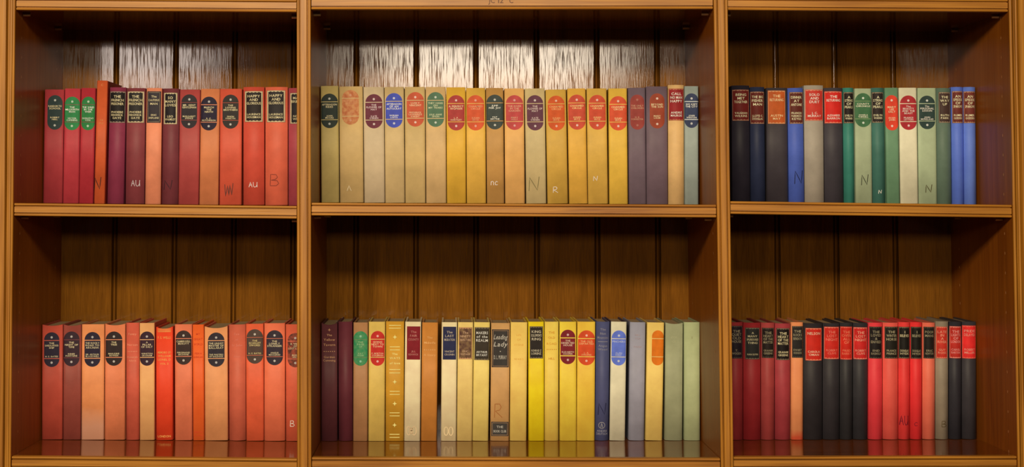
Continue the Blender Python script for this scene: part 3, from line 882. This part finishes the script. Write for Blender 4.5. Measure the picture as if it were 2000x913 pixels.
row(('low', 'LA'), 0.78, 0.192, 0.2, 'lower shelf of left bay', 'red and orange books on the lower left shelf', [
    bk('brick red book with black oval label', (166, 60, 46), 'f', (81, 122, 81.5, 123, 634.5), 'o', (42, 34, 42), (86, 116, 649.5, 717.4), ('THE|SANDALWOOD|SHIP', 'H. E. BATES'), dip=0.002),
    bk('maroon brown book with black oval label', (132, 56, 46), 'f', (122.3, 157.6, 123.3, 158.8, 634.5), 'o', (52, 34, 37), (123.5, 155, 648, 716), ('THE|NIGHT OF|TIME', 'RENEE|FONTAINE'), ru=(104, 54, 50), dip=0.002),
    bk('wide apricot book with pale foot and black oval label', (212, 120, 74), 'f', (158, 203, 159, 204, 634), 'o', (40, 32, 42), (165, 196, 649, 717), ('THE ROCKY|ROAD TO|ARCADIA', 'SIR ARTHUR|BLACKWELL'), stain=((222, 150, 110), 0.030, 0.062)),
    bk('terracotta book with black oval label', (206, 106, 70), 'f', (204, 244, 204.4, 245, 633), 'o', (46, 34, 30), (206, 239, 648, 715), ('THE|TREE', 'MARJORIE|BOWEN'), dip=0.0025),
    bk('narrow plain rose red book with faded lettering', (188, 76, 56), 'm', (245.6, 271.6, 245.6, 271.6, 631), P=[('Fanny', 653, 4), ('Norton', 674, 4), ('.', 687, 1), ('Kenneth', 698, 3.5), ('Allott', 705, 3.5)], pc=(216, 130, 92)),
    bk('light apricot book with brown black oval label', (218, 142, 90), 'f', (272, 302.4, 272.2, 301.5, 631.5), 'o', (54, 32, 38), (273, 301, 648, 715), ('A|PILLAR|OF SALT', 'WINSTON|GRAHAM'), board=(186, 70, 46)),
    bk('glossy scarlet book with gilt lettering', (218, 58, 30), 'm', (304, 337.6, 304.4, 337, 639), P=[('-', 643.5, 0.8), ('-', 646, 0.8), ('-', 648.5, 0.8), ('F. S. WELLS', 660, 4.5), ('MEMOIRS OF', 689, 4), ('WILLIAM', 696, 4), ('LIONEL D', 703, 4), ('VOL 2', 711, 3.5), ('LONDON', 853, 4)], pc=(244, 146, 70), dip=0.003),
    bk('coral book with black oval label', (208, 100, 70), 'f', (341, 376, 341, 374.8, 634), 'o', (56, 40, 33), (343, 374, 646, 713), ('CAMBERWELL|BEAUTY', 'FERDINAND|BROWNE')),
    bk('narrow bright orange book with dark lettering', (230, 86, 34), 'f', (376.8, 399, 375.2, 398.4, 634.5), P=[('MY', 653, 3.5), ('GREAT', 663, 4), ('WORLD', 673, 4), ('FERN', 691, 3.5), ('DUNCAN', 698, 3.5), ('HEATH', 845, 3), ('& SONS', 851, 3)], pc=(186, 58, 24)),
    bk('wide tan orange book with black oval label', (208, 126, 80), 'f', (399.4, 445.8, 399, 444.4, 638), 'o', (46, 39, 42), (406, 438.6, 650, 717), ('THE UNJUST|MASTER OF|BALLARAT', 'THE MASTERS|OF BALDOCK'), board=(190, 80, 54), dip=0.003),
    bk('plain brick rose book with faded spine', (188, 82, 60), 'r', (446.6, 480, 446, 479, 634.5), P=[('Eve', 653, 4), ('of', 664, 3.5), ('St John', 675, 4), ('Anon', 697, 3.5)], pc=(206, 112, 84)),
    bk('orange red book with brown oval label', (208, 80, 50), 'f', (480.7, 515.4, 479.5, 514.8, 633), 'o', (76, 58, 46), (481.4, 514, 643.5, 711), ('THE|SCARLET|SWORD', 'H. E. BATES'), rw=0.0006, tc=(226, 200, 120), t0=0.335),
    bk('wide coral book with blue black oval label', (214, 96, 66), 'm', (515.6, 556.8, 515.2, 556.8, 632), 'o', (50, 40, 43), (520, 552.5, 645.5, 714), ('THE|LONELY|STRANGER', 'ANGUS|MACLEOD'), rw=0.0007),
    bk('brick orange book half hidden by upright', (204, 82, 56), 'm', (558, 597, 557, 597, 634), 'o', (78, 48, 38), (561.5, 592, 651, 718), ('A VIEW|OF|LOST LAND', 'MARK|GREY'), worn=0.5, mk=[('B', 571, 828, 11, 8, CHALK)]),
])
row(('low', 'AB'), 0.88, 0.184, 0.203, 'lower shelf of middle bay', 'yellow, cream and mixed books on the lower middle shelf', [
    bk('dark maroon book with gilt script', (88, 40, 39), 'm', (627, 659, 627.5, 659, 631.5), P=[('*', 645, 3), ('The', 655.0, 4), ('Yellow', 664, 4.5), ('Tavern', 674, 4.5), ('.', 687, 1), ('Gordon', 698, 4), ('Cumming', 704.5, 4)], pc=(196, 140, 92), dip=0.003),
    bk('plain maroon book without label', (98, 40, 43), 'r', (660.8, 689, 660, 688, 629), P=[('EDGE', 675, 3.5), ('OF DAY', 681, 3.5)], pc=(112, 56, 54)),
    bk('light brown book with worn green oval label', (164, 112, 66), 'f', (689.2, 718, 689.8, 719, 630.5), 'o', (46, 132, 76), (690.5, 718.5, 647.5, 715), ('THE|PAGE|OF', 'RAY|WEBB'), worn=0.15, faint=0.3, ru=(120, 120, 70), rw=0.0006),
    bk('straw yellow book with red oval label', (208, 168, 76), 'f', (718.4, 752, 720, 752.4, 629), 'o', (190, 42, 32), (724, 751, 647, 715), ('GOING|NEXT TO|TOWN', 'P. MORTON|COLEMAN')),
    bk('mottled mustard book with gilt bands and stars', (198, 138, 36), 'm', (752.6, 788.5, 753, 790, 628.4), P=[('-', 636, 0.66), ('-', 641.5, 0.66), ('*', 659, 4.5), ('-', 678, 0.55), ('-', 684, 0.55), ('The', 692, 4), ('WAYS', 700, 4), ('of love', 710, 4), ('-', 722.5, 0.6), ('-', 729, 0.6), ('*', 746.5, 4.5), ('-', 765, 0.55), ('-', 771, 0.55), ('*', 789, 4.5), ('-', 807, 0.55), ('-', 813, 0.55), ('*', 831, 4.5), ('-', 849, 0.55), ('-', 855, 0.55)], pc=(246, 212, 120)),
    bk('cream book with crimson label', (228, 198, 142), 'f', (788.8, 820.7, 791, 823, 629), 'r', (126, 24, 30), (794.6, 820.7, 638, 703), ('The|FAIR|COUNTY', 'JILL|RENWICK'), bs=None, cap=0.065, tc=(206, 150, 120), faint=0.15, mk=[('oo', 803.5, 842, 16, 19, (212, 174, 122)), ('B', 803.5, 842, 10, 8, (206, 164, 112))]),
    bk('brown orange book with faint gilt lettering', (190, 117, 44), 'f', (821.6, 853, 824, 856, 630.5), P=[('The', 660, 4), ('Midwife', 670, 4), ('.', 684, 1), ('A Story', 694, 4)], pc=(222, 160, 88)),
    bk('cream book with navy label beside dark gap', (232, 198, 138), 'f', (860.6, 891.6, 862.5, 893, 630), 'r', (40, 40, 64), (865, 891, 638.7, 703), ('The|LAST|MIGRATION', 'VINCENT|CRONIN'), bs=None, cap=0.068, tc=(206, 180, 140), mk=[('oo', 876, 843, 16, 17, (228, 193, 134))]),
    bk('pale yellow book with worn brown label', (226, 184, 98), 'f', (892, 922, 893.7, 925, 630), 'r', (88, 54, 42), (896, 922, 640, 702), ('The|NINETY|INSPECTORS', 'ERIC|WHITAKER'), cap=0.068, worn=0.16, tc=(214, 170, 120), bc=(200, 140, 90)),
    bk('lemon cream book with black label', (226, 188, 92), 'f', (922.2, 954, 925.3, 957.5, 630), 'r', (56, 46, 33), (926.7, 956, 639.7, 704), ('MAKERS|of the|REALM', 'ARTHUR|BRYANT'), tc=PALE, t0=0.17),
    bk('tan book with tall charcoal label and footer label', (196, 143, 80), 'f', (957.5, 994, 958.2, 997, 631.5), 'r', (58, 51, 43), (960.4, 994, 644, 718), ('Leading|Lady', 'D. L. MURRAY'), bs='line', bc=(160, 118, 78), it=0.25, cap=0.12, dt=0.19, t0=0.2, a1=0.735, bullet=0.58, tc=(206, 190, 160), L2=(959.5, 993.5, 824.5, 852.5), T2=(('THE', 0.36), ('BOOK CLUB', 0.66)), mk=[('R', 973.5, 803, 26, 15, (160, 96, 44))]),
    bk('plain butter yellow book', (234, 184, 84), 'f', (995, 1028.7, 997, 1030.4, 630), P=[('LIFE', 655, 3.5), ('OF', 664, 3.5), ('STONE', 674, 3.5), ('WARD', 702, 3.5)], pc=(222, 168, 70)),
    bk('vivid yellow book with black label', (252, 206, 22), 'f', (1032.4, 1063, 1031, 1063, 629), 'r', (42, 34, 27), (1034.5, 1060.5, 638, 700.8), ("KING|SOLOMON'S|RING", 'KONRAD Z|LORENZ'), tc=(226, 206, 160)),
    bk('yellow book with faint ochre lettering', (234, 188, 74), 'm', (1063.7, 1091, 1063.4, 1091.6, 629), P=[('THE', 650, 4), ('OLD', 660, 4), ('ROAD', 672, 4), ('.', 683, 1), ('HILL', 701, 4)], pc=(206, 140, 40)),
    bk('yellow book with maroon oval label', (234, 188, 54), 'f', (1093, 1126, 1092.2, 1126.4, 629), 'o', (122, 30, 34), (1094.6, 1123.6, 644.5, 712), ('THE|DESERTED|HOUSE', 'ELIZABETH|COOPER'), tc=(240, 214, 170), rw=0.0015),
    bk('deep yellow book with orange red oval label', (244, 188, 58), 'f', (1126.3, 1161.4, 1126.8, 1163.6, 629), 'o', (208, 72, 32), (1129, 1162, 645.7, 714), ('THE OLD|DEPARTED', 'L. A.|STRONG'), tc=(244, 190, 120), rw=0.0013),
    bk('navy grey book with silver lettering and emblem', (74, 74, 98), 'r', (1162, 1189, 1164, 1192, 629), P=[('The', 644, 4), ('Blue', 652, 4), ('Mountains', 660, 4.5), ('-', 668, 0.7), ('Angus', 676, 4), ('Wood', 683, 4), ('ANDRE', 842.5, 3.6), ('DEUTSCH', 848, 4)], pc=(136, 128, 126), mk=[('N', 1176, 800, 22, 15, (38, 36, 58)), ('o', 1175.3, 831.5, 12, 12, (150, 140, 126)), ('^', 1175.3, 831.5, 9, 4, (150, 140, 126))]),
    bk('cream book with periwinkle blue oval label', (214, 198, 152), 'f', (1190, 1221, 1193, 1224.5, 629), 'o', (96, 112, 216), (1194.5, 1222.5, 646, 714.4), ('PINCHERS', 'ALAN|KENT'), tc=(200, 196, 220), board=(58, 46, 58)),
    bk('plain lavender grey book', (148, 140, 138), 'm', (1228, 1258, 1230, 1261.7, 630), P=[('HILL', 655, 3.5), ('TOP', 662, 3.5), ('FARM', 678, 3.5)], pc=(164, 140, 130)),
    bk('yellow buff book with orange oval label set aside', (228, 182, 88), 'f', (1260.8, 1293, 1263, 1298.5, 630.5), 'o', (216, 110, 22), (1274, 1297, 645.7, 714), ('', ''), norule=0, dot=(216, 110, 22)),
    bk('plain olive green book', (152, 148, 103), 'm', (1298.4, 1333, 1299.6, 1334.7, 631), P=[('COL', 660, 4), ('OF', 668, 3.5)], pc=(172, 166, 116), dip=0.002),
    bk('plain pale green book at row end', (168, 168, 112), 'm', (1336, 1368, 1336, 1367, 630), P=[('S', 660, 3.5)], pc=(150, 140, 90)),
])
row(('low', 'BR'), 0.74, 0.19, 0.192, 'lower shelf of right bay', 'red and black books on the lower right shelf', [
    bk('dark red book partly behind upright', (142, 42, 39), 'r', (1424, 1452, 1424, 1452, 630), 'r', (36, 27, 29), (1427, 1451, 637, 701), ('THE|QUIET|OLD|HOUSE', 'T.|WOODS'), faint=0.3),
    bk('deep red book with black label', (138, 32, 31), 'r', (1452.4, 1487, 1452.4, 1487, 631), 'r', (40, 37, 31), (1456, 1484.5, 640.7, 702.5), ('A|MANY|SPLENDOURED|THING', 'HAN SUYIN'), faint=0.1, cap=0.065),
    bk('faded rose red book with black label', (152, 56, 48), 'r', (1487.3, 1514, 1487.3, 1514, 631), 'r', (36, 27, 21), (1489, 1512.5, 641, 700), ('THE|HEART|OF THE|MATTER', 'GRAHAM|GREENE'), faint=0.3),
    bk('rosy red book with bold gilt on black label', (148, 50, 49), 'r', (1514.3, 1545, 1514.5, 1545, 632.4), 'r', (27, 20, 17), (1517, 1543, 641.7, 704), ('THE|HEART|OF THE|MATTER', 'GRAHAM|GREENE')),
    bk('salmon orange book with redder foot', (218, 126, 72), 'm', (1545.4, 1569.2, 1545.4, 1569.2, 630), 'r', (36, 31, 26), (1547.5, 1568.7, 637.5, 699.5), ('THE|ROCKS|BENEATH', 'EWART|HODGSON'), stain=((214, 70, 40), 0.012, 0.024), faint=0.3),
    bk('wide black book with red label', (40, 34, 32), 'r', (1570, 1607.7, 1570, 1607.7, 632), 'r', (188, 38, 24), (1574, 1606, 641.5, 705), ('NELSON', 'CAROLA|OMAN'), a1=0.82, bc=(230, 160, 110), tc=(240, 196, 150)),
    bk('black book with red label', (44, 38, 36), 'r', (1608, 1641, 1608, 1641, 632), 'r', (188, 38, 26), (1610.5, 1640, 639, 702), ('THE|LOST|NIGHT', 'ROBERT|CLIVE'), a1=0.82, bc=(230, 150, 110), tc=(230, 120, 90)),
    bk('narrow black book with red label', (42, 38, 35), 'r', (1641.5, 1667, 1641.5, 1667, 631), 'r', (188, 36, 22), (1642.3, 1665.5, 638.7, 703), ('THE|OVER|ALL|OF', 'FRED|BARRY'), a1=0.82, bc=(220, 120, 90), tc=(230, 120, 80)),
    bk('black book with red label beside scarlet book', (44, 40, 38), 'r', (1667.3, 1696, 1667.3, 1696, 631.5), 'r', (188, 36, 30), (1668.2, 1695.5, 640, 702.5), ('THE|LOST|NIGHT', 'ROBERT|CLIVE'), a1=0.82, bc=(230, 160, 120), tc=(240, 160, 120)),
    bk('pinkish scarlet book with black label', (218, 54, 54), 'r', (1697, 1725, 1697, 1725, 631), 'r', (30, 24, 20), (1699, 1724, 638.7, 701), ('THE|LOVED|&|ENVIED', 'ENID|BAGNOLD'), faint=0.3),
    bk('faded coral book with black label', (216, 78, 60), 'r', (1725.3, 1755.7, 1725.3, 1755.7, 631), 'r', (32, 28, 20), (1728.8, 1755, 638.7, 701), ('THE|WINTER|HORSE', 'FRANCIS|PRINCE'), faint=0.2),
    bk('scarlet book with dark scribble near foot', (218, 54, 46), 'r', (1756, 1778.7, 1756, 1778.7, 630), 'r', (30, 26, 20), (1756.5, 1778.3, 639, 701), ('I|BELIEVED', 'DOUGLAS|HYDE'), mk=[('AU', 1766, 822, 18, 16, (104, 18, 28))]),
    bk('vivid scarlet book with small pencil letter', (234, 48, 44), 'r', (1779, 1802.6, 1779, 1802.6, 630), 'r', (28, 24, 18), (1780.2, 1801.7, 639, 701.5), ('I|BELIEVED', 'DOUGLAS|HYDE'), faint=0.2, mk=[('c', 1789.5, 828, 10, 7, (110, 20, 30))]),
    bk('orange coral book with black label', (220, 98, 68), 'r', (1803, 1828, 1803, 1828, 631), 'r', (30, 26, 20), (1805, 1826.5, 639, 701), ('POOR|MANS', 'ERIC|NEWTON'), faint=0.3),
    bk('khaki grey book with red label', (130, 112, 84), 'r', (1828.4, 1854, 1828.4, 1854, 628.4), 'r', (184, 48, 32), (1829.6, 1851.5, 638.7, 700.7), ('LATE|IN|A|RIVER', 'GUY|ROSS'), tc=(226, 150, 110), a1=0.82, bc=(226, 140, 100), mk=[('B', 1844, 829, 11, 9, (74, 56, 24))]),
    bk('black book with dull red label', (42, 38, 38), 'r', (1855, 1880, 1855, 1880, 629), 'r', (174, 42, 30), (1856, 1878.5, 638, 700.5), ('THE|LIGHTS|OF|LONDON', 'CAROL|BARTON'), tc=(226, 150, 130), a1=0.82, bc=(232, 160, 130)),
    bk('black book with bright red label at row end', (50, 44, 42), 'r', (1880.4, 1908.4, 1880.4, 1908.4, 629), 'r', (210, 42, 36), (1881, 1908, 636.6, 701), ('PRIDE|DELAYED', 'ROBERT|MILLER'), tc=(240, 150, 120), a1=0.82, bc=(232, 110, 80)),
])

ORD = ['first', 'second', 'third', 'fourth', 'fifth', 'sixth', 'seventh', 'eighth', 'ninth', 'tenth', 'eleventh', 'twelfth', 'thirteenth', 'fourteenth',
       'fifteenth', 'sixteenth', 'seventeenth', 'eighteenth', 'nineteenth', 'twentieth', 'twenty-first', 'twenty-second']
GAINS = {}
for key, gain, s0, s1, where, group, books in ROWS:
    for i, rec in enumerate(books):
        rec['group'] = group
        if key == ('low', 'LA'):
            q = rec['b'][0]
            rec['b'] = ((q[0], int(q[1] * 1.05), int(q[2] * 0.95)),) + rec['b'][1:]
        if key[0] == 'low' and 'lab' in rec:
            rec['faint'] = min(0.8, (rec.get('faint') or 0) + 0.16)
            if rec['lt'] == 'r' and key[1] == 'BR' and 'bc' in rec:
                rec['bc'] = mixc(rec['bc'], rec['lab'], 0.3)
        wh = where.replace('of ', 'in ')
        lab = rec['desc'] + ', ' + ORD[i] + ' along ' + wh.replace('upper shelf in left bay', 'upper left shelf').replace('lower shelf in left bay', 'lower left shelf').replace('upper shelf in middle bay', 'upper middle shelf').replace('lower shelf in middle bay', 'lower middle shelf').replace('upper shelf in right bay', 'upper right shelf').replace('lower shelf in right bay', 'lower right shelf')
        make_book(key, gain, s0, s1, rec, lab)
